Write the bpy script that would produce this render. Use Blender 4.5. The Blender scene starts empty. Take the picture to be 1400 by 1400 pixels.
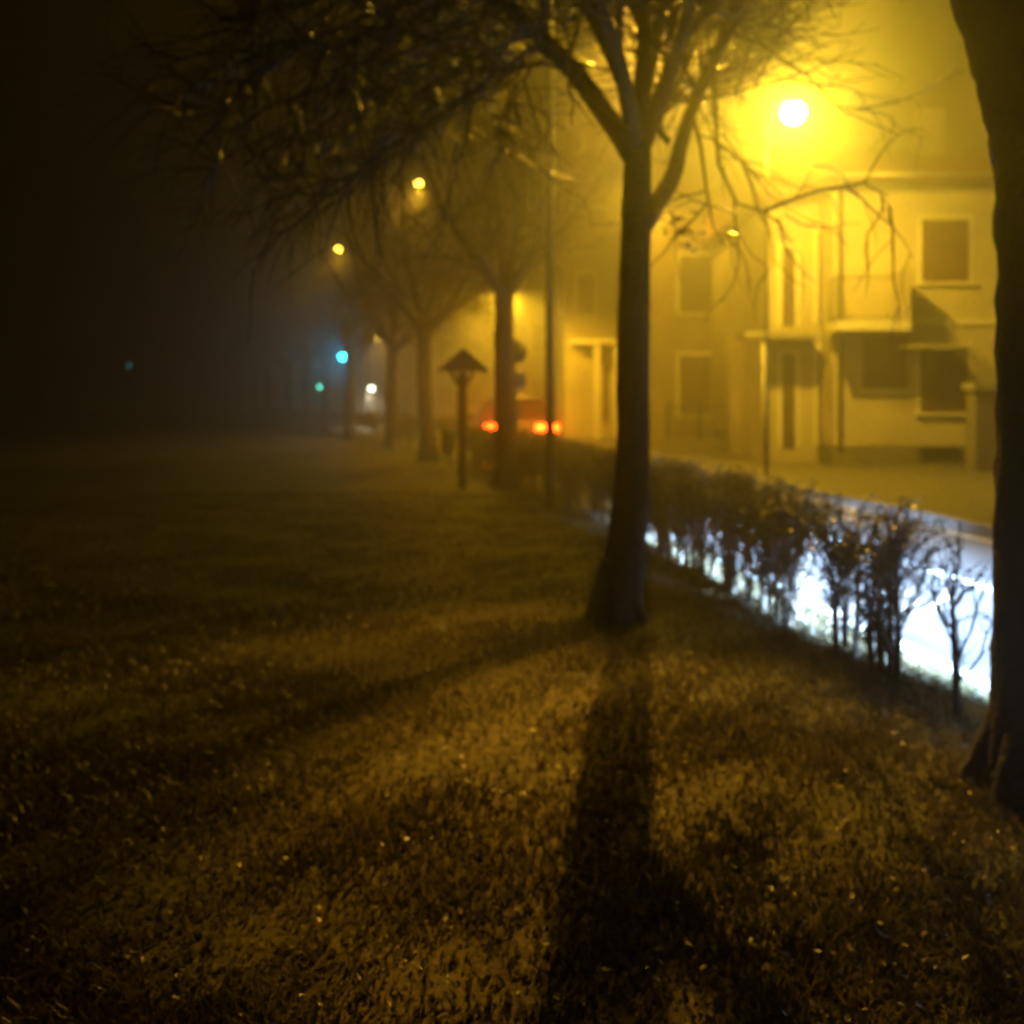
import bpy, bmesh, math, random
import numpy as np
from mathutils import Vector, Matrix

SC = bpy.context.scene
COL = SC.collection
rnd = random.Random(11)
F, HOR, CX, CAMH = 1400.0, 545.0, 700.0, 1.5


def X(px, D):
    return (px - CX) / F * D


def Z(py, D):
    return CAMH - (py - HOR) / F * D


def V(px, py, D):
    return Vector((X(px, D), D, Z(py, D)))


# ------------------------------------------------------------------ materials
def mat(name, col, rough=0.8, var=0.35, scale=6.0, bump=0.0, bscale=None, spec=0.4, metal=0.0,
        emit=None, estr=0.0, coat=0.0):
    m = bpy.data.materials.new(name)
    m.use_nodes = True
    nt = m.node_tree
    b = nt.nodes['Principled BSDF']
    b.inputs['Roughness'].default_value = rough
    b.inputs['Specular IOR Level'].default_value = spec
    b.inputs['Metallic'].default_value = metal
    b.inputs['Coat Weight'].default_value = coat
    b.inputs['Base Color'].default_value = (*col, 1)
    if emit:
        b.inputs['Emission Color'].default_value = (*emit, 1)
        b.inputs['Emission Strength'].default_value = estr
    tc = nt.nodes.new('ShaderNodeTexCoord')
    if var > 0:
        n = nt.nodes.new('ShaderNodeTexNoise')
        n.inputs['Scale'].default_value = scale
        n.inputs['Detail'].default_value = 6
        nt.links.new(tc.outputs['Object'], n.inputs['Vector'])
        r = nt.nodes.new('ShaderNodeValToRGB')
        r.color_ramp.elements[0].position = 0.3
        r.color_ramp.elements[1].position = 0.72
        r.color_ramp.elements[0].color = (*[c * (1 - var) for c in col], 1)
        r.color_ramp.elements[1].color = (*[min(1, c * (1 + var)) for c in col], 1)
        nt.links.new(n.outputs['Fac'], r.inputs['Fac'])
        nt.links.new(r.outputs['Color'], b.inputs['Base Color'])
    if bump > 0:
        n2 = nt.nodes.new('ShaderNodeTexNoise')
        n2.inputs['Scale'].default_value = bscale or scale * 4
        n2.inputs['Detail'].default_value = 5
        nt.links.new(tc.outputs['Object'], n2.inputs['Vector'])
        bp = nt.nodes.new('ShaderNodeBump')
        bp.inputs['Strength'].default_value = bump
        bp.inputs['Distance'].default_value = 0.03
        nt.links.new(n2.outputs['Fac'], bp.inputs['Height'])
        nt.links.new(bp.outputs['Normal'], b.inputs['Normal'])
    return m


M = {
    'bark': mat('bark', (.026, .019, .013), .75, .45, 9, .9, 30, .35),
    'twig': mat('twig', (.028, .02, .013), .28, .3, 5, 0, spec=.5),
    'deadleaf': mat('dead_leaf', (.10, .055, .02), .5, .5, 14, 0, spec=.4),
    'hedgeleaf': mat('hedge_leaf', (.025, .03, .012), .35, .5, 12, 0, spec=.5),
    'stucco': mat('stucco', (.44, .39, .3), .9, .24, .8, .15, 30),
    'stucco_pale': mat('stucco_pale', (.52, .47, .39), .9, .2, .7, .15, 30),
    'stucco_ochre': mat('stucco_ochre', (.30, .24, .15), .9, .26, .8, .15, 30),
    'plinth': mat('plinth_stone', (.2, .18, .155), .9, .2, 3, .3, 18),
    'concrete': mat('concrete', (.3, .28, .25), .85, .15, 4, .2, 20),
    'white_trim': mat('white_trim', (.7, .67, .6), .7, .05, 3),
    'shutter': mat('shutter_wood', (.15, .10, .06), .6, .25, 8, .2),
    'door': mat('door_wood', (.12, .085, .055), .55, .25, 6, .2),
    'tile': mat('roof_tile', (.22, .09, .05), .85, .3, 5, .5, 12),
    'iron': mat('dark_iron', (.02, .02, .02), .5, .2, 8, 0, .5, .6),
    'steel': mat('galvanised_steel', (.22, .22, .21), .42, .15, 6, .05, spec=.5, metal=.8),
    'wood': mat('weathered_wood', (.035, .024, .016), .8, .3, 7, .4, 30),
    'sign_back': mat('sign_back', (.08, .08, .08), .5, .1, 5, metal=.6),
    'pale_patch': mat('bright_patch', (.55, .50, .42), .85, .15, 9, .2),
    'bin': mat('bin_green', (.02, .035, .02), .5, .2, 5),
    'kerb': mat('kerb_stone', (.33, .32, .30), .8, .2, 5, .2),
    'paint': mat('road_paint', (.78, .78, .76), .55, .12, 12, .1),
    'pave': mat('pavement', (.12, .11, .10), .75, .2, 4, .2),
    'silver': mat('silver_paint', (.2, .2, .19), .3, .03, 4, metal=.5, coat=.6),
    'white_paint': mat('white_paint', (.7, .7, .7), .3, .03, 4, coat=.6),
    'glass_dark': mat('dark_glass', (.015, .017, .02), .08, 0, spec=.6),
    'tyre': mat('tyre_rubber', (.015, .015, .015), .85, .2, 20),
    'rim': mat('wheel_rim', (.4, .4, .4), .3, .05, 6, metal=.9),
    'plastic': mat('black_plastic', (.02, .02, .02), .5, .1, 8),
    'plate': mat('number_plate', (.6, .6, .58), .5, .03, 8),
    'red_lens': mat('lit_red_lens', (.4, .01, .005), .2, 0, emit=(1, .03, .002), estr=75),
    'head_lens': mat('lit_head_lens', (.8, .85, .9), .1, 0, emit=(.75, .88, 1), estr=25),
    'sodium': mat('lit_sodium_bowl', (.9, .8, .5), .2, 0, emit=(1, .61, .03), estr=1150),
    'sodium_mid': mat('lit_sodium_bowl_mid', (.9, .8, .5), .2, 0, emit=(1, .57, .02), estr=620),
    'sodium_far': mat('lit_sodium_bowl_far', (.9, .8, .5), .2, 0, emit=(1, .62, .06), estr=40),
    'cyan_lens': mat('lit_green_lens', (.05, .4, .4), .2, 0, emit=(.03, .75, 1), estr=26),
    'green_lens': mat('lit_dim_green_lens', (.05, .4, .3), .2, 0, emit=(.08, .8, .55), estr=9),
    'white_lens': mat('lit_white_bowl', (.8, .8, .8), .2, 0, emit=(.85, .95, .72), estr=30),
    'faint_lens': mat('lit_faint_green_lens', (.05, .3, .3), .2, 0, emit=(.05, .7, .65), estr=2.0),
    'off_red': mat('unlit_red_lens', (.08, .01, .01), .2, 0),
    'off_amber': mat('unlit_amber_lens', (.09, .04, .01), .2, 0),
}


def grass_mat():
    m = bpy.data.materials.new('lawn_soil')
    m.use_nodes = True
    nt = m.node_tree
    b = nt.nodes['Principled BSDF']
    b.inputs['Roughness'].default_value = .8
    b.inputs['Specular IOR Level'].default_value = .25
    uv = nt.nodes.new('ShaderNodeUVMap')
    sx = nt.nodes.new('ShaderNodeSeparateXYZ')
    nt.links.new(uv.outputs['UV'], sx.inputs[0])
    tc = nt.nodes.new('ShaderNodeTexCoord')
    n1 = nt.nodes.new('ShaderNodeTexNoise')
    n1.inputs['Scale'].default_value = .9
    n1.inputs['Detail'].default_value = 6
    n2 = nt.nodes.new('ShaderNodeTexNoise')
    n2.inputs['Scale'].default_value = 22
    n2.inputs['Detail'].default_value = 8
    for n in (n1, n2):
        nt.links.new(tc.outputs['Object'], n.inputs['Vector'])
    # path mask from u distance
    ma = nt.nodes.new('ShaderNodeMath'); ma.operation = 'SUBTRACT'
    ma.inputs[1].default_value = 2.6
    nt.links.new(sx.outputs[0], ma.inputs[0])
    mb = nt.nodes.new('ShaderNodeMath'); mb.operation = 'ABSOLUTE'
    nt.links.new(ma.outputs[0], mb.inputs[0])
    mn = nt.nodes.new('ShaderNodeMath'); mn.operation = 'MULTIPLY_ADD'
    mn.inputs[1].default_value = 1.6
    nt.links.new(n1.outputs['Fac'], mn.inputs[0])
    nt.links.new(mb.outputs[0], mn.inputs[2])
    r0 = nt.nodes.new('ShaderNodeValToRGB')
    r0.color_ramp.elements[0].position = .0
    r0.color_ramp.elements[1].position = 1.0
    mr = nt.nodes.new('ShaderNodeMapRange')
    mr.inputs[1].default_value = 1.1
    mr.inputs[2].default_value = 2.4
    nt.links.new(mn.outputs[0], mr.inputs[0])
    rg = nt.nodes.new('ShaderNodeValToRGB')
    rg.color_ramp.elements[0].position = .35
    rg.color_ramp.elements[0].color = (.022, .022, .009, 1)
    rg.color_ramp.elements[1].position = .65
    rg.color_ramp.elements[1].color = (.066, .062, .024, 1)
    rs = nt.nodes.new('ShaderNodeValToRGB')
    rs.color_ramp.elements[0].position = .35
    rs.color_ramp.elements[0].color = (.032, .02, .011, 1)
    rs.color_ramp.elements[1].position = .68
    rs.color_ramp.elements[1].color = (.10, .068, .04, 1)
    nt.links.new(n2.outputs['Fac'], rg.inputs['Fac'])
    nt.links.new(n2.outputs['Fac'], rs.inputs['Fac'])
    mx = nt.nodes.new('ShaderNodeMixRGB')
    nt.links.new(mr.outputs[0], mx.inputs[0])
    nt.links.new(rs.outputs['Color'], mx.inputs[1])
    nt.links.new(rg.outputs['Color'], mx.inputs[2])
    nt.links.new(mx.outputs[0], b.inputs['Base Color'])
    bp = nt.nodes.new('ShaderNodeBump')
    bp.inputs['Strength'].default_value = .6
    bp.inputs['Distance'].default_value = .04
    nt.links.new(n2.outputs['Fac'], bp.inputs['Height'])
    nt.links.new(bp.outputs['Normal'], b.inputs['Normal'])
    return m


def asphalt_mat():
    m = bpy.data.materials.new('wet_asphalt')
    m.use_nodes = True
    nt = m.node_tree
    b = nt.nodes['Principled BSDF']
    tc = nt.nodes.new('ShaderNodeTexCoord')
    n1 = nt.nodes.new('ShaderNodeTexNoise'); n1.inputs['Scale'].default_value = .7
    n1.inputs['Detail'].default_value = 5
    n2 = nt.nodes.new('ShaderNodeTexNoise'); n2.inputs['Scale'].default_value = 120
    n2.inputs['Detail'].default_value = 3
    for n in (n1, n2):
        nt.links.new(tc.outputs['Object'], n.inputs['Vector'])
    r = nt.nodes.new('ShaderNodeValToRGB')
    r.color_ramp.elements[0].color = (.055, .055, .058, 1)
    r.color_ramp.elements[1].color = (.12, .12, .125, 1)
    nt.links.new(n1.outputs['Fac'], r.inputs['Fac'])
    nt.links.new(r.outputs['Color'], b.inputs['Base Color'])
    mr = nt.nodes.new('ShaderNodeMapRange')
    mr.inputs[3].default_value = .35
    mr.inputs[4].default_value = .65
    nt.links.new(n1.outputs['Fac'], mr.inputs[0])
    nt.links.new(mr.outputs[0], b.inputs['Roughness'])
    bp = nt.nodes.new('ShaderNodeBump')
    bp.inputs['Strength'].default_value = .5
    bp.inputs['Distance'].default_value = .01
    nt.links.new(n2.outputs['Fac'], bp.inputs['Height'])
    nt.links.new(bp.outputs['Normal'], b.inputs['Normal'])
    return m


M['lawn'] = grass_mat()
M['asphalt'] = asphalt_mat()
def leafy(m, amount):
    nt = m.node_tree
    b = nt.nodes['Principled BSDF']; out = nt.nodes['Material Output']
    tr_ = nt.nodes.new('ShaderNodeBsdfTranslucent')
    mx_ = nt.nodes.new('ShaderNodeMixShader'); mx_.inputs[0].default_value = amount
    src = b.inputs['Base Color'].links[0].from_socket
    nt.links.new(src, tr_.inputs['Color'])
    nt.links.new(b.outputs[0], mx_.inputs[1]); nt.links.new(tr_.outputs[0], mx_.inputs[2])
    nt.links.new(mx_.outputs[0], out.inputs['Surface'])


M['blade'] = mat('grass_blade', (.085, .07, .038), .36, .55, 2.2, 0, spec=.45)
M['litter'] = mat('wet_leaf_litter', (.075, .042, .018), .42, .55, 9, 0, spec=.6)


leafy(M['blade'], .5)
leafy(M['litter'], .3)

# ------------------------------------------------------------------ object helpers
def tag(o, label=None, cat=None, group=None, kind=None):
    if label: o['label'] = label
    if cat: o['category'] = cat
    if group: o['group'] = group
    if kind: o['kind'] = kind
    return o


def link(name, me, parent=None, loc=None):
    o = bpy.data.objects.new(name, me)
    COL.objects.link(o)
    if parent: o.parent = parent
    if loc is not None: o.location = loc
    return o


def thing(name, label, cat, loc=(0, 0, 0), rz=0.0, group=None):
    o = bpy.data.objects.new(name, None)
    o.empty_display_size = .2
    COL.objects.link(o)
    o.location = loc
    o.rotation_euler = (0, 0, rz)
    return tag(o, label, cat, group)


def copy_tree(o, parent=None):
    c = o.copy()
    COL.objects.link(c)
    c.parent = parent
    for ch in list(o.children):
        copy_tree(ch, c)
    return c


class MB:
    def __init__(s):
        s.v = []; s.f = []; s.n = 0; s.smooth = []

    def add(s, verts, faces, smooth=False):
        s.v.extend([tuple(p) for p in verts])
        s.f.extend([tuple(i + s.n for i in f) for f in faces])
        s.smooth.extend([smooth] * len(faces))
        s.n += len(verts)
        return s

    def box(s, a, b):
        x0, y0, z0 = a; x1, y1, z1 = b
        vs = [(x0, y0, z0), (x1, y0, z0), (x1, y1, z0), (x0, y1, z0),
              (x0, y0, z1), (x1, y0, z1), (x1, y1, z1), (x0, y1, z1)]
        return s.add(vs, [(0, 3, 2, 1), (4, 5, 6, 7), (0, 1, 5, 4), (1, 2, 6, 5), (2, 3, 7, 6), (3, 0, 4, 7)])

    def tube(s, pts, rad, n=8, cap=True, wob=0.0, rs=None):
        pts = [Vector(p) for p in pts]
        k = len(pts)
        if not hasattr(rad, '__len__'): rad = [rad] * k
        vs = []
        ref = None
        for i in range(k):
            d = (pts[min(i + 1, k - 1)] - pts[max(i - 1, 0)])
            d = d.normalized() if d.length > 1e-9 else Vector((0, 0, 1))
            if ref is None:
                ref = Vector((1, 0, 0)) if abs(d.x) < .8 else Vector((0, 1, 0))
            a = (ref - d * ref.dot(d)).normalized()
            ref = a
            b = d.cross(a)
            for j in range(n):
                t = 2 * math.pi * j / n
                r = rad[i]
                if wob and rs: r *= 1 + wob * (rs.random() - .5) * 2
                vs.append(pts[i] + a * (math.cos(t) * r) + b * (math.sin(t) * r))
        fs = []
        for i in range(k - 1):
            for j in range(n):
                j2 = (j + 1) % n
                fs.append((i * n + j, i * n + j2, (i + 1) * n + j2, (i + 1) * n + j))
        if cap:
            fs.append(tuple(range(n - 1, -1, -1)))
            fs.append(tuple((k - 1) * n + j for j in range(n)))
        return s.add(vs, fs, True)

    def cyl(s, p0, p1, r0, r1=None, n=12):
        return s.tube([p0, p1], [r0, r0 if r1 is None else r1], n)

    def lathe(s, prof, center=(0, 0, 0), n=16):
        cx, cy, cz = center
        vs = []; k = len(prof)
        for r, z in prof:
            for j in range(n):
                t = 2 * math.pi * j / n
                vs.append((cx + r * math.cos(t), cy + r * math.sin(t), cz + z))
        fs = []
        for i in range(k - 1):
            for j in range(n):
                j2 = (j + 1) % n
                fs.append((i * n + j, i * n + j2, (i + 1) * n + j2, (i + 1) * n + j))
        fs.append(tuple(range(n - 1, -1, -1)))
        fs.append(tuple((k - 1) * n + j for j in range(n)))
        return s.add(vs, fs, True)

    def prism(s, poly, axis, a, b):
        """extrude 2-D polygon (two other axes) along axis from a to b"""
        n = len(poly)
        def mk(p, t):
            return {'x': (t, p[0], p[1]), 'y': (p[0], t, p[1]), 'z': (p[0], p[1], t)}[axis]
        vs = [mk(p, a) for p in poly] + [mk(p, b) for p in poly]
        fs = [tuple(range(n)), tuple(range(2 * n - 1, n - 1, -1))]
        for i in range(n):
            j = (i + 1) % n
            fs.append((i, n + i, n + j, j))
        return s.add(vs, fs)

    def mesh(s, name, m):
        me = bpy.data.meshes.new(name)
        me.from_pydata(s.v, [], s.f)
        me.polygons.foreach_set('use_smooth', s.smooth)
        me.materials.append(m)
        me.update()
        return me

    def build(s, name, m, parent=None, loc=None, bevel=0.0, fix=True):
        me = s.mesh(name, m)
        if fix and len(s.f) < 20000:
            bm = bmesh.new(); bm.from_mesh(me)
            bmesh.ops.recalc_face_normals(bm, faces=bm.faces)
            bm.to_mesh(me); bm.free()
        o = link(name, me, parent, loc)
        if bevel > 0:
            md = o.modifiers.new('bevel', 'BEVEL'); md.width = bevel; md.segments = 2
            md.limit_method = 'ANGLE'
        return o


# ------------------------------------------------------------------ the lie of the land
_hp = np.array([(-30, 5.2), (-6, 3.45), (1, 2.6), (4.5, 2.15), (8.94, 1.58), (13, 1.1), (17.5, .45), (22, -.45), (26, -1.4),
                (31, -2.9), (38, -5.4), (46, -8.6), (57, -13.6), (72, -21.5), (100, -38), (180, -90)])
_dd = np.linspace(-30, 180, 2101)
_xx = np.interp(_dd, _hp[:, 0], _hp[:, 1])
for _ in range(3):
    _p = np.pad(_xx, 15, mode='reflect', reflect_type='odd')
    _xx = np.convolve(_p, np.ones(31) / 31, mode='valid')


def hedge_x(D):
    return float(np.interp(D, _dd, _xx))


def slope(D):
    return (hedge_x(D + .5) - hedge_x(D - .5))


def off(D, w):           # x of a line w metres to the right of the hedge line
    return hedge_x(D) + w * math.sqrt(1 + slope(D) ** 2)


NEAR, FAR, PAVE = .50, 4.35, 5.7
ROADZ = -.12
DS = [-25 + i * 1.0 for i in range(70)] + [46 + i * 3 for i in range(40)]


def strip(name, m, w0, w1, z, ds=DS, dash=None):
    b = MB()
    vs = []
    for D in ds:
        vs.append((off(D, w0), D, z)); vs.append((off(D, w1), D, z))
    b.add(vs, [(2 * i, 2 * i + 1, 2 * i + 3, 2 * i + 2) for i in range(len(ds) - 1)])
    return b.build(name, m)


tag(strip('road', M['asphalt'], NEAR - .3, FAR + .3, ROADZ), kind='structure')
tag(strip('pavement', M['pave'], FAR + .12, PAVE, 0.0), kind='structure')


def kerb(name, w0, w1):
    b = MB()
    vs = []
    for D in DS:
        x0, x1 = off(D, w0), off(D, w1)
        vs += [(x0, D, -.3), (x0, D, .004), (x1, D, .004), (x1, D, -.3)]
    fs = []
    for i in range(len(DS) - 1):
        a = 4 * i
        fs += [(a, a + 1, a + 5, a + 4), (a + 1, a + 2, a + 6, a + 5), (a + 2, a + 3, a + 7, a + 6)]
    b.add(vs, fs)
    return tag(b.build(name, M['kerb']), kind='structure')


kerb('kerb', NEAR - .12, NEAR)
kerb('kerb', FAR, FAR + .12)
# solid white line down mid-road, painted in place of a headlight trail
tag(strip('road_line', M['paint'], 2.36, 2.48, ROADZ + .004), kind='structure')
tag(strip('road_line', M['paint'], FAR - .30, FAR - .18, ROADZ + .004), kind='structure')

# yards on the far side
b = MB(); vs = []
for D in DS:
    vs.append((off(D, PAVE), D, -.004)); vs.append((off(D, PAVE) + 120, D, -.004))
b.add(vs, [(2 * i, 2 * i + 1, 2 * i + 3, 2 * i + 2) for i in range(len(DS) - 1)])
tag(b.build('yard', M['pave']), kind='structure')


def hnoise(x, y):
    return .5 * math.sin(x * .9 + 1.3 * math.sin(y * .37)) + .3 * math.sin(y * 1.3 + x * .5) + .2 * math.sin(2.7 * x - 1.9 * y)


def lawn_z(x, D):
    u = off(D, NEAR - .12) - x
    k = min(1, max(0, (u - .1) / 1.5))
    return .035 * k * hnoise(x, D) - .0


b = MB(); vs = []; uvs = []
us = [0, .1, .3, .6] + [.9 + .35 * i for i in range(26)] + [10.5 + 2 * i for i in range(8)] + [30, 45, 70, 110, 160]
dl = [-25 + i for i in range(24)] + [-1 + .35 * i for i in range(72)] + [24.5 + 1.2 * i for i in range(22)] + [52 + 4 * i for i in range(32)]
for D in dl:
    for u in us:
        x = off(D, NEAR - .12) - u
        vs.append((x, D, lawn_z(x, D))); uvs.append((u, D))
nu = len(us)
b.add(vs, [(i * nu + j + 1, i * nu + j, (i + 1) * nu + j, (i + 1) * nu + j + 1) for i in range(len(dl) - 1) for j in range(nu - 1)], True)
lawn = b.build('ground', M['lawn'], fix=False)
me = lawn.data
ul = me.uv_layers.new(name='UVMap')
for lp in me.loops:
    ul.data[lp.index].uv = uvs[lp.vertex_index]
tag(lawn, kind='structure')

# short wet grass (uncountable)
rs = np.random.RandomState(4)
N = 300000
D = 1.3 + (rs.rand(N) ** 1.7) * 15.0
hw = D * .53 + .25
px = (rs.rand(N) * 2 - 1) * hw
lim = np.array([off(d, NEAR - .2) for d in np.linspace(0, 20, 201)])
lx = np.interp(D, np.linspace(0, 20, 201), lim)
cl = np.sin(px * 3.1 + 2 * np.sin(D * 2.3)) + np.sin(D * 4.2 + px * 1.7) + .8 * np.sin(px * 9.3 - D * 7.1)
u = lx - px
pathm = np.clip(1 - np.abs(u - 2.5) / 1.0, 0, 1)
keep = (px < lx) & (rs.rand(N) < np.clip(.74 + .22 * cl, .15, 1) * (1 - .55 * pathm))
D, px, cl = D[keep], px[keep], cl[keep]
n = len(D)
h = (.016 + .034 * rs.rand(n) ** 1.5) * (1 + .18 * np.clip(cl, -1, 1.5))
w = .0035 + .004 * rs.rand(n)
a = rs.rand(n) * 6.283
la = rs.rand(n) * 6.283
ll = h * (.3 + .9 * rs.rand(n))
z0 = np.array([lawn_z(float(px[i]), float(D[i])) for i in range(n)]) - .004
co = np.zeros((n, 5, 3), dtype=np.float32)
dx, dy = np.cos(a) * w, np.sin(a) * w
co[:, 0] = np.stack([px - dx, D - dy, z0], 1)
co[:, 1] = np.stack([px + dx, D + dy, z0], 1)
mxx, myy = px + np.cos(la) * ll * .35, D + np.sin(la) * ll * .35
co[:, 2] = np.stack([mxx + dx * .7, myy + dy * .7, z0 + h * .65], 1)
co[:, 3] = np.stack([mxx - dx * .7, myy - dy * .7, z0 + h * .65], 1)
co[:, 4] = np.stack([px + np.cos(la) * ll, D + np.sin(la) * ll, z0 + h], 1)
me = bpy.data.meshes.new('grass')
me.vertices.add(n * 5)
me.vertices.foreach_set('co', co.reshape(-1))
base = np.arange(n)[:, None] * 5
loops = np.concatenate([base + np.array([[0, 1, 2, 3]]), base + np.array([[3, 2, 4]])], 1).reshape(-1)
me.loops.add(len(loops)); me.loops.foreach_set('vertex_index', loops.astype(np.int32))
me.polygons.add(n * 2)
st = (np.arange(n)[:, None] * 7 + np.array([[0, 4]])).reshape(-1)
me.polygons.foreach_set('loop_start', st.astype(np.int32))
me.update(calc_edges=True)
me.materials.append(M['blade'])
tag(link('grass', me), 'short damp grass growing over the verge and beside the path', 'grass', kind='stuff')

# fallen leaves (uncountable)
b = MB()
r2 = random.Random(8)
for i in range(7000):
    D = 1.3 + (r2.random() ** 1.6) * 17
    x = r2.uniform(-1, 1) * (D * .53 + .2)
    if x > off(D, NEAR - .2): continue
    uu = off(D, NEAR) - x
    if r2.random() > math.exp(-((uu - 2.0) / 2.6) ** 2) + .12: continue
    s = r2.uniform(.006, .014)
    c = Vector((x, D, lawn_z(x, D) + r2.uniform(.012, .045)))
    rot = Matrix.Rotation(r2.uniform(0, 6.28), 3, 'Z') @ Matrix.Rotation(r2.uniform(-.6, .6), 3, 'X') @ Matrix.Rotation(r2.uniform(-.6, .6), 3, 'Y')
    pts = [(-1, 0, 0), (-.3, .55, .15), (.45, .5, .1), (1.1, 0, .2), (.45, -.5, .1), (-.3, -.55, .15)]
    b.add([c + rot @ Vector(p) * s for p in pts], [(0, 1, 2, 3), (0, 3, 4, 5)])
tag(b.build('fallen_leaves', M['litter'], fix=False), 'wet brown leaves scattered on the grass under the trees', 'fallen leaves', kind='stuff')


# ------------------------------------------------------------------ trees
def wander(p, d, length, k, r, bend, grav):
    pts = [p.copy()]
    d = d.normalized()
    for i in range(k):
        d = (d + Vector((r.gauss(0, bend), r.gauss(0, bend), r.gauss(0, bend) + grav))).normalized()
        p = p + d * (length / k)
        pts.append(p.copy())
    return pts


def side_dir(d, ang, r):
    d = d.normalized()
    a = Vector((r.gauss(0, 1), r.gauss(0, 1), r.gauss(0, 1)))
    a = (a - d * a.dot(d))
    a = a.normalized() if a.length > 1e-6 else Vector((1, 0, 0))
    return (d * math.cos(ang) + a * math.sin(ang)).normalized()


CLEAR = [None]


def blocked(pts):
    if CLEAR[0] is None: return False
    for p in pts:
        q = p + CLEAR[0]
        u_, v_ = CX + F * q.x / q.y, HOR - F * (q.z - CAMH) / q.y
        if min(math.hypot(u_ - 1085, v_ - 160) - 42, math.hypot(u_ - 572, v_ - 255) - 20, math.hypot(u_ - 463, v_ - 343) - 16) < 0: return True
    return False


def sprout(br, tw, limb, r, nb=7, n2=6, n3=5, L1=(1.1, 2.1), r1=.03, start=.15, droop=-.02, lean=None):
    """branches, sub-branches and twigs along one limb; branches into br, fine twigs into tw"""
    k = len(limb)
    for i in range(nb):
        t = start + (1 - start) * (i + r.random()) / nb
        q = t * (k - 1); a = int(min(q, k - 2)); p = limb[a].lerp(limb[a + 1], q - a)
        d = limb[a + 1] - limb[a]
        L = r.uniform(*L1) * (1.15 - .5 * t)
        dd = side_dir(d, r.uniform(.5, 1.15), r)
        if lean is not None: dd = (dd + lean).normalized()
        p1 = wander(p, dd, L, 6, r, .16, .03)
        if blocked(p1): continue
        rr = r1 * (1.1 - .5 * t)
        br.tube(p1, [rr * (1 - .8 * s / 6) for s in range(7)], 6, False)
        for j in range(n2):
            t2 = .2 + .8 * (j + r.random()) / n2
            q2 = t2 * 6; a2 = int(min(q2, 5)); pp = p1[a2].lerp(p1[a2 + 1], q2 - a2)
            d2 = p1[a2 + 1] - p1[a2]
            L2 = r.uniform(.45, .95)
            p2 = wander(pp, side_dir(d2, r.uniform(.4, 1.0), r), L2, 5, r, .2, droop)
            if blocked(p2): continue
            tw.tube(p2, [.010 * (1 - .7 * s / 5) for s in range(6)], 4, False)
            for m_ in range(n3):
                t3 = .15 + .85 * (m_ + r.random()) / n3
                q3 = t3 * 5; a3 = int(min(q3, 4)); p3 = p2[a3].lerp(p2[a3 + 1], q3 - a3)
                d3 = side_dir(p2[a3 + 1] - p2[a3], r.uniform(.4, 1.0), r)
                pt = wander(p3, d3, r.uniform(.2, .5), 3, r, .25, droop * 3)
                if blocked(pt): continue
                tw.tube(pt, [.005, .0045, .004, .0025], 3, False)


def lobes(tw, pts_src, r, cnt, s0=.02, s1=.045):
    """a few shrivelled leaves and seed heads left on the twigs"""
    for i in range(cnt):
        p = Vector(r.choice(pts_src))
        s = r.uniform(s0, s1)
        rot = Matrix.Rotation(r.uniform(0, 6.28), 3, 'Z') @ Matrix.Rotation(r.uniform(0, 3.1), 3, 'X')
        pts = [(-1, 0, 0), (0, .5, .2), (1, 0, 0), (0, -.5, .2)]
        tw.add([p + rot @ Vector(q) * s for q in pts], [(0, 1, 2, 3)])


def trunk_tube(tr, pts, rad, r, n=18):
    # resample and roughen
    P = [Vector(p) for p in pts]
    Q = []; R = []
    for i in range(len(P) - 1):
        for s in range(5):
            Q.append(P[i].lerp(P[i + 1], s / 5)); R.append(rad[i] + (rad[i + 1] - rad[i]) * s / 5)
    Q.append(P[-1]); R.append(rad[-1])
    for _ in range(3):
        Q = [Q[0]] + [(Q[i - 1] + Q[i] * 2 + Q[i + 1]) / 4 for i in range(1, len(Q) - 1)] + [Q[-1]]
        R = [R[0]] + [(R[i - 1] + R[i] * 2 + R[i + 1]) / 4 for i in range(1, len(R) - 1)] + [R[-1]]
    tr.tube(Q, R, n, True, .045, r)
    return Q


# --- the main tree, limb by limb as photographed
MD = 6.9
def mp(px, py, dd=0.0):
    return V(px, py, MD + dd)


r = random.Random(21)
tree_name = 'bare_tree'
main = thing(tree_name, 'bare tree with a slim dark trunk forking beneath the glowing street lamp', 'tree', (X(842, MD), MD, 0), 0, 'bare trees along the verge')
org = Vector(main.location); CLEAR[0] = org
tr, br = MB(), MB()
tw = MB()
def loc_(pts): return [p - org for p in pts]
trunk_tube(tr, loc_([mp(836, 885), mp(838, 850), mp(848, 800), mp(858, 740), mp(866, 640), mp(865, 500), mp(868, 370), mp(871, 270), mp(872, 185)]),
           [.27, .20, .155, .13, .112, .11, .104, .10, .085], r)
for k in range(6):      # root flare
    a = k / 6 * 6.28 + .4
    trunk_tube(tr, [Vector((.05 * math.cos(a), .05 * math.sin(a), .42)), Vector((.13 * math.cos(a), .13 * math.sin(a), .12)),
                    Vector((.23 * math.cos(a), .23 * math.sin(a), -.04))], [.06, .07, .04], r, 8)
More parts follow.
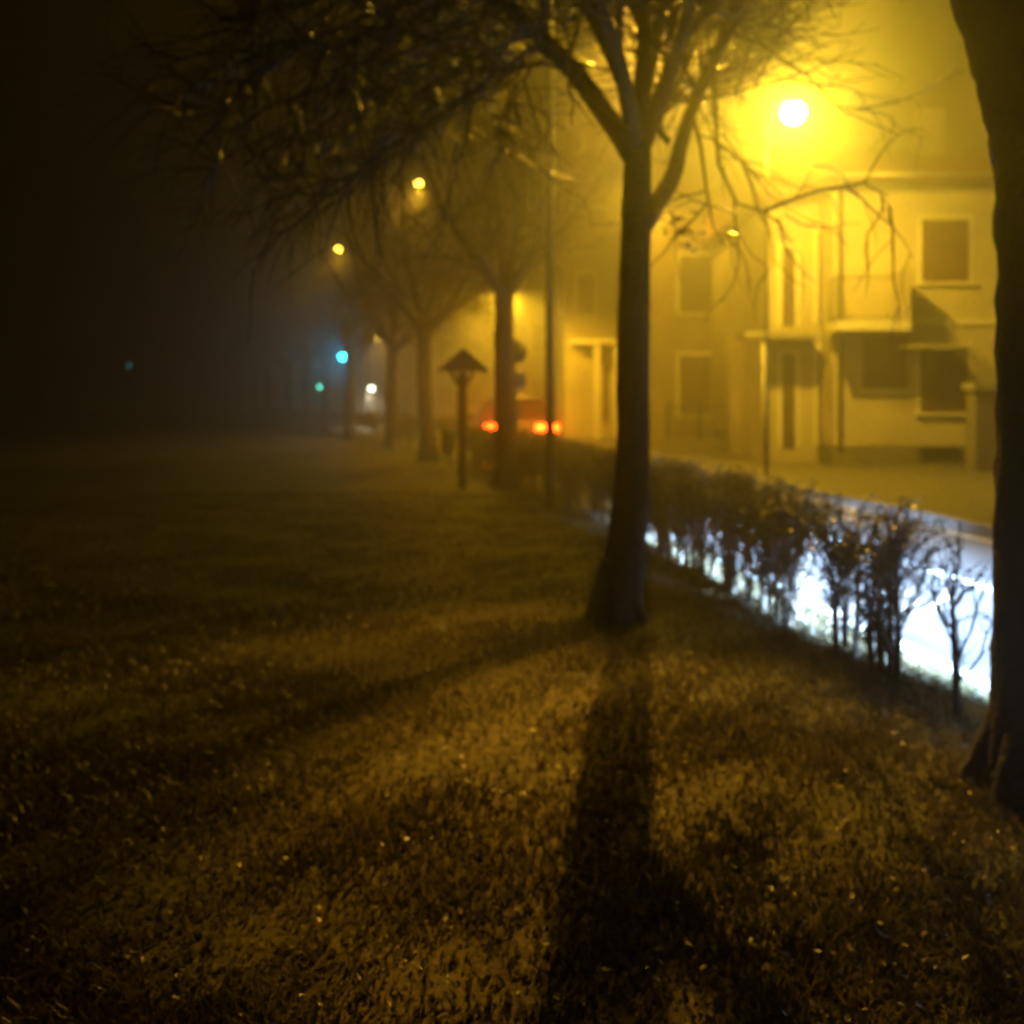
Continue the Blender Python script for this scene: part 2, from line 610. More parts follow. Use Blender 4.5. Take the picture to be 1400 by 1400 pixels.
limbs = [
    ([mp(868, 215), mp(850, 185), mp(822, 150), mp(795, 110), mp(742, 55, -.2), mp(690, 5, -.4), mp(620, -70, -.6), mp(540, -150, -.9), mp(480, -190, -1.1)], [.085, .08, .07, .062, .055, .048, .036, .024, .012]),
    ([mp(872, 200), mp(878, 140), mp(882, 60, .1), mp(878, -10, .2), mp(870, -110, .4), mp(850, -230, .5), mp(845, -330, .6)], [.08, .065, .055, .048, .04, .028, .012]),
    ([mp(873, 165), mp(848, 105, .1), mp(822, 50, .3), mp(795, -5, .5), mp(760, -90, .8), mp(720, -190, 1.0), mp(700, -260, 1.1)], [.05, .045, .042, .036, .03, .02, .01]),
    ([mp(878, 195), mp(890, 165), mp(911, 114, -.1), mp(931, 57, -.2), mp(945, 0, -.4), mp(965, -100, -.6), mp(1000, -220, -.8), mp(1010, -290, -.9)], [.07, .062, .055, .046, .04, .03, .018, .01]),
    ([mp(876, 315), mp(893, 287), mp(922, 240), mp(931, 195), mp(945, 150, .2), mp(972, 90, .4), mp(992, 40, .6), mp(1010, -30, .8), mp(1060, -130, 1.1), mp(1110, -200, 1.3)], [.07, .065, .058, .05, .046, .04, .036, .03, .02, .01]),
    ([mp(915, 195), mp(900, 178), mp(905, 150, .2), mp(930, 110, .5), mp(950, 60, .8), mp(965, 0, 1.1)], [.025, .024, .022, .02, .016, .01]),
    ([mp(866, 200), mp(862, 150, -.4), mp(840, 60, -.9), mp(800, -40, -1.5), mp(740, -150, -2.1), mp(690, -230, -2.5)], [.065, .055, .045, .035, .025, .01]),
    ([mp(872, 190), mp(880, 130, .5), mp(900, 50, 1.1), mp(905, -40, 1.7), mp(930, -130, 2.3)], [.06, .05, .04, .03, .012]),
]
tips = []
for pts, rad in limbs:
    q = trunk_tube(tr, loc_(pts), rad, r, 10)
    sprout(br, tw, q, r, nb=13, n2=8, n3=9, start=.34, r1=.02, L1=(.6, 1.5), droop=.02, lean=Vector((0, 0, .35)))
# the long branch hanging to the right of the lamp, and the ones hanging left
hang = [
    [mp(690, 5, -.4), mp(600, -10, -.8), mp(490, 25, -1.1), mp(390, 70, -1.3)],
    [mp(742, 55, -.2), mp(660, 115, -.3), mp(575, 175, -.4), mp(505, 215, -.5)],
    [mp(620, -70, -.6), mp(520, -40, -.4), mp(420, 30, -.2), mp(340, 130, 0), mp(310, 200, .1)],
    [mp(740, -150, 1.2), mp(620, -60, 1.3), mp(520, 40, 1.4), mp(450, 150, 1.5)],
    [mp(975, 85, .4), mp(978, 150, .3), mp(982, 225, .25), mp(1008, 278, .2), mp(1045, 290, .2), mp(1068, 308, .2), mp(1082, 335, .2)],
    [mp(1045, 289, .2), mp(1090, 270, .1), mp(1130, 258, 0), mp(1180, 250, -.1), mp(1215, 268, -.1)],
    [mp(945, 150, .2), mp(958, 200, .2), mp(966, 260, .2), mp(975, 310, .2), mp(990, 335, .2)],
    [mp(785, 98), mp(740, 86, -.1), mp(680, 100, -.2), mp(620, 97, -.3), mp(555, 88, -.4), mp(515, 62, -.5)],
    [mp(992, 40, .6), mp(1040, 60, .6), mp(1100, 100, .7), mp(1150, 150, .7), mp(1230, 185, .8)],
]
for h_ in hang:
    pts = loc_(h_)
    n_ = len(pts)
    br.tube(pts, [.017 * (1 - .7 * i / (n_ - 1)) for i in range(n_)], 6, False)
    big = h_[-1].x < .9
    sprout(br, tw, pts, r, nb=9 if big else 3, n2=6 if big else 2, n3=6 if big else 2, L1=(.35, .8) if big else (.2, .45), r1=.009, droop=-.05)
lobes(tw, tw.v[::7], r, 120)
# hanging seed clusters
for c in ((935, 315), (950, 325), (925, 308)):
    cc = mp(c[0], c[1], .2) - org
    for i in range(30):
        lobes(tw, [cc + Vector((r.gauss(0, .05), r.gauss(0, .05), r.gauss(0, .06)))], r, 1, .02, .04)
t_ = tr.build('trunk', M['bark'], main, fix=False)
br.build('branch', M['bark'], main, fix=False)
tw.build('crown', M['twig'], main, fix=False)

# --- the dark trunk at the right edge
RD = 3.9
right = thing(tree_name, 'massive dark trunk at the right edge leaning over the hedge', 'tree', (X(1452, RD), RD, 0), 0, 'bare trees along the verge')
org = Vector(right.location); CLEAR[0] = org
r = random.Random(5)
tr, br, tw = MB(), MB(), MB()
def rp(px, py, dd=0.0): return V(px, py, RD + dd) - org
trunk_tube(tr, [rp(1450, 1125), rp(1450, 1075), rp(1450, 960), rp(1453, 800), rp(1452, 600), rp(1453, 400), rp(1450, 260), rp(1445, 160), rp(1430, 70)],
           [.36, .275, .245, .24, .235, .232, .23, .235, .25], r, 26)
trunk_tube(tr, [rp(1440, 200), rp(1415, 100), rp(1385, 20), rp(1340, -90), rp(1270, -240), rp(1180, -400, .3), rp(1080, -520, .6)], [.22, .205, .19, .16, .12, .08, .03], r, 16)
l2 = trunk_tube(tr, [rp(1440, 150), rp(1480, 20), rp(1540, -150), rp(1600, -400, -.2), rp(1620, -640, -.3)], [.22, .19, .16, .11, .03], r, 16)
for k in range(7):
    a = k / 7 * 6.28
    trunk_tube(tr, [Vector((.12 * math.cos(a), .12 * math.sin(a), .42)), Vector((.22 * math.cos(a), .22 * math.sin(a), .12)),
                    Vector((.34 * math.cos(a), .34 * math.sin(a), -.04))], [.09, .09, .05], r, 8)
lim = [rp(1340, -90), rp(1270, -240), rp(1180, -400, .3), rp(1080, -520, .6)]
sprout(br, tw, lim, r, nb=7, n2=6, n3=6, L1=(.9, 1.7), r1=.03)
sprout(br, tw, l2[8:], r, nb=6, n2=6, n3=5, L1=(.9, 1.7), r1=.03)
tr.build('trunk', M['bark'], right, fix=False)
br.build('branch', M['bark'], right, fix=False)
tw.build('crown', M['twig'], right, fix=False)


# --- row trees, three variants
def row_tree(seed, label):
    r = random.Random(seed)
    t = thing(tree_name, label, 'tree', (0, 0, 0), 0, 'bare trees along the verge')
    tr, br, tw = MB(), MB(), MB()
    hf = r.uniform(3.3, 3.8)
    lx_, ly_ = r.uniform(-.1, .1), r.uniform(-.1, .1)
    trunk_tube(tr, [(0, 0, -.05), (0, 0, .1), (.01, 0, .5), (lx_ * .5, ly_, hf * .5), (lx_, ly_, hf * .85), (lx_, ly_, hf)],
               [.29, .23, .185, .17, .165, .17], r, 14)
    nl = 6
    for k in range(nl):
        a = k / nl * 6.28 + r.uniform(-.4, .4)
        up = r.uniform(.9, 1.9)
        p0 = Vector((lx_, ly_, hf - r.uniform(.05, .5)))
        d = Vector((math.cos(a), math.sin(a), up))
        L = r.uniform(2.8, 4.2)
        pts = wander(p0, d, L, 7, r, .12, .07)
        q = trunk_tube(tr, pts, [.095 * (1 - .88 * i / 7) for i in range(8)], r, 8)
        sprout(br, tw, q, r, nb=10, n2=7, n3=5, L1=(.9, 1.9), r1=.026, start=.12, droop=-.035)
    lobes(tw, tw.v[::11], r, 250)
    tr.build('trunk', M['bark'], t, fix=False)
    br.build('branch', M['bark'], t, fix=False)
    tw.build('crown', M['twig'], t, fix=False)
    return t


CLEAR[0] = None
protos = []
TREES = [  # px, D, label, variant, rotation, scale
    (691, 17.4, 'bare tree standing directly behind the wooden post and the round sign', 0, .2, 1.0),
    (584, 25.0, 'bare tree with a straight trunk left of the little roofed wooden post', 1, 1.2, 1.0),
    (535, 30.5, 'bare tree in the fog just right of the white far light', 2, 2.5, .95),
    (477, 37.0, 'hazy bare tree beside the blue green signal light', 0, 3.4, .95),
    (446, 44.0, 'hazy bare tree between the blue green signal and the dim green signal', 1, 4.0, .95),
    (421, 48.5, 'hazy bare tree just left of the dim green signal', 1, 2.2, 1.05),
    (395, 54.0, 'faint bare tree, second left of the dim green signal', 2, .7, 1.0),
    (366, 64.0, 'very faint bare tree, third left of the dim green signal', 0, 1.9, 1.0),
    (346, 76.0, 'ghostly bare tree, last but one of the row fading into fog', 1, 5.0, 1.0),
    (326, 92.0, 'ghostly bare tree farthest down the row in fog', 2, 5.5, 1.0),
]
for i, (px_, D_, lab, var, rot, sc_) in enumerate(TREES):
    if i < 3:
        t = row_tree(100 + i * 7, lab)
        protos.append(t)
    else:
        t = copy_tree(protos[var])
        t['label'] = lab
    t.location = (X(px_, D_), D_, 0)
    t.rotation_euler = (0, 0, rot)
    t.scale = (sc_,) * 3


# ------------------------------------------------------------------ hedge
def shrub(st, tw, lf, base, r, H=.85, dens=1.0, leafy=1.0, along=Vector((0, 1, 0)), sparse=False):
    """one clipped hedge plant: stem, forks, a thick head of twigs, a few clinging leaves"""
    b0 = Vector(base)
    top = b0 + Vector((r.gauss(0, .03), r.gauss(0, .05), H * .8))
    stem = [b0 + Vector((0, 0, -.03)), b0.lerp(top, .35) + Vector((r.gauss(0, .02), r.gauss(0, .02), 0)), b0.lerp(top, .7), top]
    st.tube(stem, [.022, .018, .012, .006], 7, False)
    nb = int(11 * dens)
    heads = []
    for i in range(nb):
        t = .10 + .82 * (i + r.random()) / nb
        p = b0.lerp(top, t)
        az = r.uniform(0, 6.28)
        d = Vector((math.cos(az) * .55, math.sin(az) * .9, r.uniform(.5, 1.3)))
        L = r.uniform(.28, .5)
        pts = wander(p, d, L, 4, r, .15, .06)
        for q in pts:
            q.z = min(q.z, H + r.uniform(-.03, .06))
        st.tube(pts, [.008, .007, .006, .0045, .003], 5, False)
        heads += [q for q in pts if q.z - b0.z > H * .58]
        for j in range(int(7 * dens)):
            a2 = r.randint(0, 3)
            pp = pts[a2].lerp(pts[a2 + 1], r.random())
            d2 = side_dir(pts[a2 + 1] - pts[a2], r.uniform(.4, 1.1), r)
            d2.z += .35
            tp = wander(pp, d2, r.uniform(.1, .26), 3, r, .2, .05)
            for q in tp:
                q.z = min(q.z, H + r.uniform(-.02, .11))
            tw.tube(tp, [.004, .0035, .003, .002], 3, False)
            for _ in range(2 if r.random() < .75 * leafy else 0):
                pl = tp[r.randint(1, 3)]
                bias = (pl.z - b0.z) / H
                if r.random() > .12 + .88 * max(0, bias - .5) / .4: continue
                s = r.uniform(.012, .028)
                rot = Matrix.Rotation(r.uniform(0, 6.28), 3, 'Z') @ Matrix.Rotation(r.uniform(-1.2, 1.2), 3, 'X')
                q4 = [(-1, 0, 0), (0, .5, .12), (1, 0, .1), (0, -.5, .12)]
                lf.add([pl + rot @ Vector(q) * s for q in q4], [(0, 1, 2, 3)])
    # the clipped head: short dense shoots and the last leaves
    for i in range(int(60 * dens * min(1, leafy)) if heads else 0):
        pp = r.choice(heads)
        tp = wander(pp, Vector((r.gauss(0, .6), r.gauss(0, .6), 1)), r.uniform(.08, .2), 3, r, .25, .05)
        for q in tp:
            q.z = min(q.z, H + r.uniform(-.03, .09))
        tw.tube(tp, [.004, .0035, .003, .002], 3, False)
        for k in (1, 2, 3):
            s = r.uniform(.010, .024)
            rot = Matrix.Rotation(r.uniform(0, 6.28), 3, 'Z') @ Matrix.Rotation(r.uniform(-1.2, 1.2), 3, 'X')
            lf.add([tp[k] + rot @ Vector(q) * s for q in [(-1, 0, 0), (0, .5, .12), (1, 0, .1), (0, -.5, .12)]], [(0, 1, 2, 3)])


NEARSHRUBS = [
    (1300, 4.85, 'thin sparse hedge shrub like a tiny tree nearest the big right trunk', .78, .25),
    (1213, 5.5, 'hedge shrub with a thick dark stem, second from the big right trunk', 1.01, .4),
    (1155, 6.1, 'hedge shrub against the white glow, third from the big right trunk', 1.1, .7),
    (1100, 6.75, 'hedge shrub against the white glow, fourth from the big right trunk', 1.15, .8),
    (1045, 7.4, 'hedge shrub with dense twigs, fifth from the big right trunk', 1.2, 1.1),
    (1008, 8.05, 'hedge shrub with dense twigs, sixth from the big right trunk', 1.2, 1.1),
    (975, 8.7, 'dense hedge shrub, third to the right of the slim forked trunk', 1.3, 1.2),
    (945, 9.35, 'dense hedge shrub, second to the right of the slim forked trunk', 1.3, 1.2),
    (920, 10.0, 'dense hedge shrub just right of the slim forked trunk', 1.3, 1.2),
]
r = random.Random(77)
for px_, D_, lab, dn, lfy in NEARSHRUBS:
    x = hedge_x(D_) + r.gauss(0, .02)
    t = thing('hedge_shrub', lab, 'shrub', (x, D_, 0), 0, 'shrubs of the roadside hedge')
    st, tw, lf = MB(), MB(), MB()
    shrub(st, tw, lf, (0, 0, 0), r, r.uniform(.80, .88), dn, lfy)
    for k in range((4 if dn > 1 else 2) if dn > .8 else 0):
        shrub(st, tw, lf, (r.gauss(0, .07), r.choice((-1, 1)) * (r.uniform(.05, .22) if dn > 1 else r.uniform(.03, .11)), 0), r, r.uniform(.76, .88), dn * .9, lfy)
    st.build('stem', M['bark'], t, fix=False)
    tw.build('twigs', M['twig'], t, fix=False)
    if lf.f: lf.build('leaves', M['hedgeleaf'], t, fix=False)


def hedge_run(label, d0, d1, step, dens, H=.85):
    r = random.Random(int(d0 * 10))
    t = thing('hedge', label, 'hedge', (hedge_x(d0), d0, 0), 0)
    o_ = Vector(t.location)
    st, tw, lf = MB(), MB(), MB()
    D_ = d0
    while D_ < d1:
        for k in range(2):
            shrub(st, tw, lf, (hedge_x(D_) + r.gauss(0, .10) - o_.x, D_ + r.uniform(-.2, .2) - o_.y, 0), r, H * r.uniform(.92, 1.04), dens, 1.5)
        D_ += step
    st.build('stem', M['bark'], t, fix=False)
    tw.build('twigs', M['twig'], t, fix=False)
    lf.build('leaves', M['hedgeleaf'], t, fix=False)


hedge_run('dark clipped hedge between the slim forked trunk and the roofed wooden post', 10.5, 24, .34, 1.35, .80)
hedge_run('foggy far stretch of clipped hedge under the row of hazy trees', 26.0, 60, .75, 1.2, .95)


# ------------------------------------------------------------------ lamps
def point(name, loc, col, power, rad=.1):
    L = bpy.data.lights.new(name, 'POINT')
    L.color = col; L.energy = power; L.shadow_soft_size = rad
    o = bpy.data.objects.new(name, L)
    COL.objects.link(o); o.location = loc
    return o


SOD = (1.0, .56, .02)
RED = (1.0, .50, .03)


def street_lamp(label, base, head, bowl_mat, power, pole_r=.07, bowl=.24, col=SOD, aim=(0, 0, -1), spread=158, blend=.4, polemat='iron'):
    """pole, curved arm, hooded head with a glowing bowl; head is relative to base"""
    t = thing('street_lamp', label, 'street lamp', base, 0, 'street lamps in the fog')
    h = Vector(head)
    top = h.z + bowl
    p = MB()
    p.tube([(0, 0, -.05), (0, 0, .9), (0, 0, .95), (0, 0, top * .6), (0, 0, top)], [pole_r * 1.25, pole_r * 1.25, pole_r, pole_r * .85, pole_r * .7], 12)
    p.build('pole', M[polemat], t, fix=False)
    a = MB()
    d = Vector((h.x, h.y, 0))
    a.tube([Vector((0, 0, top - .12)), d * .25 + Vector((0, 0, top + .03)), d * .65 + Vector((0, 0, top + .10)), d + Vector((0, 0, top + .12))], [.035, .035, .033, .03], 8)
    a.build('arm', M['iron'], t, fix=False)
    hd = MB()
    hd.lathe([(.02, bowl + .16), (bowl * .4, bowl + .13), (bowl * .62, bowl * .8 + .085), (bowl * .66, bowl * .76 + .085), (bowl * .5, bowl * .9 + .085)], h, 20)
    hd.build('lamp_head', M['iron'], t, fix=False)
    bw = MB()
    bw.lathe([(bowl * math.cos(q), bowl * .95 * math.sin(q) + .085) for q in [(-math.pi / 2 + .02) + i * (math.pi - .75) / 12 for i in range(13)]], h, 20)
    bw.build('lamp_bowl', bowl_mat, t, fix=False)
    L = bpy.data.lights.new('bulb', 'SPOT')     # hooded: the light leaves downwards and sideways only
    L.color = col; L.energy = power; L.shadow_soft_size = .06
    L.spot_size = math.radians(spread); L.spot_blend = blend
    o = bpy.data.objects.new('bulb', L)
    COL.objects.link(o); o.location = h + Vector((0, 0, -bowl * .87 - .09))
    o.rotation_euler = Vector(aim).to_track_quat('-Z', 'Y').to_euler()
    o.parent = t
    return t


PW = 2.2
AD = 20.0
street_lamp('street lamp glowing bright yellow in front of the pale house', (X(1048, AD), AD, 0),
            (X(1085, AD) - X(1048, AD), 0, Z(160, AD)), M['sodium'], 1000 * PW, pole_r=.034, bowl=.225, aim=(.05, .25, -1), spread=142, polemat='iron')
BD = 14.0
street_lamp('tall thin dark lamp pole left of the slim forked trunk', (X(752, BD), BD, 0), (1.35, .1, 8.1), M['sodium_mid'], 5600 * PW, pole_r=.062, col=RED, aim=(-1.12, -10.7, -7.8), spread=18, blend=.8)
CD = 13.0
street_lamp('street lamp outside the picture across the road', (8.6, CD, 0), (-.5, 0, 7.2), M['sodium_far'], 6400 * PW, spread=15, blend=1.0, aim=(-8.7, -7.3, -6.9), col=RED)
street_lamp('street lamp on a long arm above the road, outside the picture', (7.3, 12.3, 0), (-2.1, .1, 8.3), M['sodium_far'], 1500 * PW, spread=15, blend=1.0, aim=(-5.7, -7.4, -8.0), col=RED)
ED = 30.0
street_lamp('added street lamp backlighting the fog, hidden behind the slim forked trunk', (X(868, ED), ED, 0), (-.05, -.3, Z(240, ED)), M['sodium_far'], 500 * PW, bowl=.2, spread=160)  # unseen lamp added to light the fog from behind
ED = 36.0
street_lamp('street lamp hidden behind the tree with the round sign', (X(691, ED) + .3, ED, 0), (-.3, 0, Z(392, ED)), M['sodium_far'], 2400 * PW, bowl=.16, spread=175, col=(1, .52, .015))
D_ = 31.0
street_lamp('small golden lamp above the far trees, the higher of two', (X(572, D_) - .7, D_, 0), (.7, 0, Z(255, D_)), M['sodium_far'], 300 * PW, bowl=.11, col=RED, aim=(.2, -.1, -1), spread=172, blend=.9)
D_ = 45.0
street_lamp('small golden lamp above the far trees, the lower of two', (X(463, D_) - .7, D_, 0), (.7, 0, Z(343, D_)), M['sodium_far'], 300 * PW, bowl=.13, col=RED, aim=(.2, -.1, -1), spread=172, blend=.9)
D_ = 62.0
street_lamp('tiny faint yellow lamp right of the blue green signal light', (X(515, D_) - .5, D_, 0), (.5, 0, Z(465, D_)), M['sodium_far'], 500 * PW, bowl=.11, col=RED, aim=(.35, -.25, -1), spread=136)
D_ = 57.0
street_lamp('low white lamp in the fog below the golden lamps', (X(508, D_) - .3, D_, 0), (.3, 0, Z(533, D_)), M['white_lens'], 2600, .05, .15, (1, .86, .52))


def traffic_light(label, px_, py_, D_, lens_mat, power, col, rr=.15):
    x, z = X(px_, D_), Z(py_, D_)
    t = thing('traffic_light', label, 'traffic light', (x, D_, 0), 0, 'signal lights far down the road')
    p = MB(); p.tube([(0, .16, -.05), (0, .16, z + .7)], .05, 10); p.build('pole', M['iron'], t, fix=False)
    hb = MB(); hb.box((-.19, -.09, z - .22), (.19, .11, z + .86)); hb.build('housing', M['plastic'], t, bevel=.03)
    for k, mm in ((0, lens_mat), (1, M['off_amber']), (2, M['off_red'])):
        l = MB(); zc = z + .32 * k
        l.tube([(0, -.092, zc), (0, -.115, zc), (0, -.13, zc)], [rr * .9, rr * .85, rr * .45], 16)
        l.build('lens', mm, t, fix=False)
        v = MB()
        v.add([(math.cos(a) * rr, yy, zc + math.sin(a) * rr) for a in [i * math.pi / 8 for i in range(9)] for yy in (-.092, -.26)],
              [(2 * i, 2 * i + 1, 2 * i + 3, 2 * i + 2) for i in range(8)], True)
        v.build('visor', M['plastic'], t, fix=False)
    o = point('signal_bulb', (0, -.34, z), col, power, .05)
    o.parent = t


traffic_light('signal showing bright blue green light between far trees', 469, 488, 42, M['cyan_lens'], 90, (.05, .6, 1))
traffic_light('dimmer green signal lower down among far trees', 438, 529, 50, M['green_lens'], 4, (.08, .9, .6), .13)
traffic_light('very dim green signal alone in the dark at far left', 178, 499, 62, M['faint_lens'], .5, (.05, .7, .6), .09)


# ------------------------------------------------------------------ roadside objects
KD = 17.3
t = thing('wooden_signpost', 'wooden post with a small gabled roof on top beside the hedge', 'wooden post', (X(632, KD), KD, 0), .12)
p = MB(); p.box((-.075, -.075, -.05), (.075, .075, 1.95)); p.build('post', M['wood'], t, bevel=.012)
rf = MB()
zt, ze, hwid = Z(476, KD), Z(505, KD), .40
for s in (-1, 1):
    poly = [(0, zt), (s * hwid, ze), (s * hwid, ze - .06), (0, zt - .07)]
    rf.prism(poly, 'y', -.28, .28)
rfk = rf.build('roof', M['wood'], t)
gb = MB(); gb.prism([(0, zt - .075), (.33, ze - .03), (-.33, ze - .03)], 'y', -.2, .2); gb.build('gable', M['wood'], rfk)
br_ = MB()
for s in (-1, 1):
    br_.tube([(s * .07, 0, zt - .62), (s * .24, 0, zt - .30)], .03, 6)
br_.box((-.29, -.05, zt - .36), (.29, .05, zt - .29))
br_.build('brace', M['wood'], t)

SD = 18.6
t = thing('road_sign', 'round sign over a rectangular plate on a thin pole, partly behind a tree', 'road sign', (X(706, SD), SD, 0), .1)
p = MB(); p.cyl((0, .03, -.05), (0, .03, Z(462, SD)), .028); p.build('pole', M['steel'], t, fix=False)
p = MB(); zc = Z(481, SD); p.tube([(0, -.012, zc), (0, .0, zc)], [.20, .20], 28); p.build('disc', M['sign_back'], t, fix=False)
p = MB(); zc = Z(520, SD); p.box((-.17, -.012, zc - .13), (.17, 0, zc + .13)); p.build('plate', M['sign_back'], t, bevel=.004)


def marker(px_, yt, yb, label, w=.06):  # pale posts added to stand for bright patches at the hedge foot
    D_ = 2100 / (yb - HOR)
    D_ = CAMH * F / (yb - HOR)
    o = MB()
    H = (yb - yt) / F * D_
    o.lathe([(w, -.03), (w, H * .85), (w * .85, H * .93), (w * .4, H)], n=12)
    ob = o.build('pale_post', M['pale_patch'], fix=False, loc=(X(px_, D_), D_, 0))
    tag(ob, label, 'pale_post', 'low pale posts added for bright patches along the hedge')


marker(700, 624, 666, 'low pale post added for a bright patch at the foot of the tree behind the round sign')
marker(598, 588, 634, 'low pale post added for a bright patch between the straight trunk and the wooden post')
marker(541, 602, 620, 'low pale post added for a bright patch at the foot of the tree by the white far light')
D_ = 22.5
t = thing('litter_bin', 'small dark litter bin on a post just left of the wooden post', 'litter bin', (X(613, D_), D_, 0))
p = MB(); p.cyl((0, .16, -.03), (0, .16, 1.0), .025); p.build('post', M['steel'], t, fix=False)
p = MB(); p.lathe([(.12, .30), (.14, .34), (.16, .78), (.165, .8), (.14, .8), (.13, .45)], n=16); p.build('bin', M['bin'], t, fix=False)


# ------------------------------------------------------------------ houses
def window(parent, x0, x1, z0, z1, y, name='window', m='shutter', trim=True, sill=True):
    """closed slatted shutters in a plaster surround; facade faces -y at y"""
    g = MB(); g.box((x0, y - .035, z0), (x1, y + .05, z1))
    nsl = max(4, int((z1 - z0) / .09))
    for i in range(nsl):
        zz = z0 + (i + .5) * (z1 - z0) / nsl
        for (a, b_) in ((x0 + .05, (x0 + x1) / 2 - .03), ((x0 + x1) / 2 + .03, x1 - .05)):
            g.box((a, y - .05, zz - .025), (b_, y - .036, zz + .012))
    w = g.build(name, M[m], parent)
    if trim:
        f = MB()
        f.box((x0 - .10, y - .022, z0), (x0 - .003, y + .02, z1))
        f.box((x1 + .003, y - .022, z0), (x1 + .10, y + .02, z1))
        f.box((x0 - .10, y - .024, z1 + .003), (x1 + .10, y + .02, z1 + .11))
        f.build('frame', M['white_trim'], w)
    if sill:
        s = MB(); s.box((x0 - .12, y - .09, z0 - .07), (x1 + .12, y + .02, z0 - .003)); s.build('sill', M['white_trim'], w)
    return w


def railing(parent, pts, H, step=.13, name='railing'):
    g = MB()
    for i in range(len(pts) - 1):
        a, b_ = Vector(pts[i]), Vector(pts[i + 1])
        g.tube([a + Vector((0, 0, H)), b_ + Vector((0, 0, H))], .022, 6)
        g.tube([a + Vector((0, 0, .08)), b_ + Vector((0, 0, .08))], .014, 6)
        n_ = max(2, int((b_ - a).length / step))
        for k in range(n_ + 1):
            q = a.lerp(b_, k / n_)
            g.tube([q, q + Vector((0, 0, H))], .009, 5)
    return g.build(name, M['iron'], parent, fix=False)


HD = 23.0
h1 = thing('house', 'pale two storey house with a balcony and an outside stair, lit by the big lamp', 'house', (0, 0, 0))
xl, xr = X(1140, HD), 15.2
ze = Z(250, HD)
w = MB(); w.box((xl, HD, .45), (xr, HD + 8, ze)); w.build('wall', M['stucco_pale'], h1)
w = MB(); w.box((xl - .05, HD - .06, -.1), (xr + .05, HD + 8.05, .447)); w.build('plinth', M['plinth'], h1)
# set-back wing on the left
WD = 24.0
wx0 = X(1052, WD)
w = MB(); w.box((wx0, WD, -.1), (xl - .003, HD + 8, ze - .25)); w.build('wing', M['stucco'], h1)
rf = MB()
rf.prism([(HD - .55, ze + .003), (HD - .55, ze + .13), (HD + 4, ze + 1.75), (HD + 8.6, ze + .13), (HD + 8.6, ze + .003)], 'x', xl - .5, xr + .5)
rfo = rf.build('roof', M['tile'], h1)
ch = MB(); ch.box((10.2, HD + 2.5, ze + .9), (10.8, HD + 3.1, ze + 2.4)); ch.build('chimney', M['plinth'], rfo)
g = MB(); g.tube([(X(1143, HD) + .08, HD - .06, .3), (X(1143, HD) + .08, HD - .06, ze - .25), (X(1143, HD) + .08, HD - .56, ze + .0)], .045, 8); g.build('drainpipe', M['steel'], h1, fix=False)
g = MB(); g.tube([(xl - .5, HD - .60, ze + .06), (xr + .5, HD - .60, ze + .06)], .065, 8); g.build('gutter', M['steel'], h1, fix=False)
rf = MB(); rf.prism([(WD - .5, ze - .247), (WD - .5, ze - .12), (WD + 3.5, ze + 1.0), (WD + 6.9, ze - .12), (WD + 6.9, ze - .247)], 'x', wx0 - .4, xl - .51)
rf.build('roof', M['tile'], h1)
# windows of the right-hand facade
window(h1, X(1260, HD), X(1324, HD), Z(386, HD), Z(300, HD), HD)
window(h1, X(1258, HD), X(1323, HD), Z(564, HD), Z(475, HD), HD)
window(h1, X(1420, HD), X(1485, HD), Z(386, HD), Z(300, HD), HD)
window(h1, X(1420, HD), X(1485, HD), Z(564, HD), Z(475, HD), HD)
g = MB(); vx0, vx1, vz0, vz1 = X(1255, HD), X(1312, HD), .12, .40
g.box((vx0, HD - .075, vz0), (vx1, HD - .05, vz1))
for i in range(8):
    xx = vx0 + (i + .5) * (vx1 - vx0) / 8
    g.box((xx - .012, HD - .09, vz0), (xx + .012, HD - .076, vz1))
g.build('cellar_grille', M['iron'], h1)
# string course between the storeys
zb = Z(440, HD)
g = MB(); g.box((X(1250, HD), HD - .05, zb - .07), (xr, HD + .01, zb + .07)); g.build('string_course', M['white_trim'], h1)
# balcony
bd = .85
bx0, bx1 = X(1146, HD - bd), X(1246, HD - bd)
zs = Z(443, HD - bd)
g = MB(); g.box((bx0, HD - bd, zs - .13), (bx1, HD - .003, zs + .07)); bal = g.build('balcony', M['white_trim'], h1)
railing(bal, [(bx0 + .05, HD - .05, zs + .07), (bx0 + .05, HD - bd + .05, zs + .07), (bx1 - .25, HD - bd + .05, zs + .07)], .95)
g = MB(); g.box((bx1 - .24, HD - bd + .02, zs + .072), (bx1 - .003, HD - .003, zs + 1.2)); g.build('parapet', M['stucco'], bal)
# tall balcony door, other tall shutters
def tall(px0, px1, y0, y1, D_, z1=None):
    return window(h1, X(px0, D_), X(px1, D_), Z(y1, D_), Z(y0, D_), D_, 'shutter_door', 'door', True, False)
tall(1118, 1139, 318, 441, WD)
tall(1069, 1087, 338, 445, WD)
tall(1118, 1139, 478, 612, WD)
tall(1069, 1087, 485, 612, WD)
# dark shutter panel put in for the balcony's shadow on the wall
window(h1, X(1180, HD), X(1240, HD), Z(532, HD), Z(458, HD), HD, 'window', 'shutter', False, True)
# canopy over the side entrance
cz = Z(452, WD - .9)
g = MB(); g.box((X(1018, WD - .9), WD - .9, cz - .16), (bx0 - .05, WD - .003, cz)); can = g.build('canopy', M['concrete'], h1)
g = MB(); g.cyl((X(1046, WD - .8), WD - .75, 0), (X(1046, WD - .8), WD - .75, cz - .16), .07); g.build('pillar', M['white_trim'], can, fix=False)
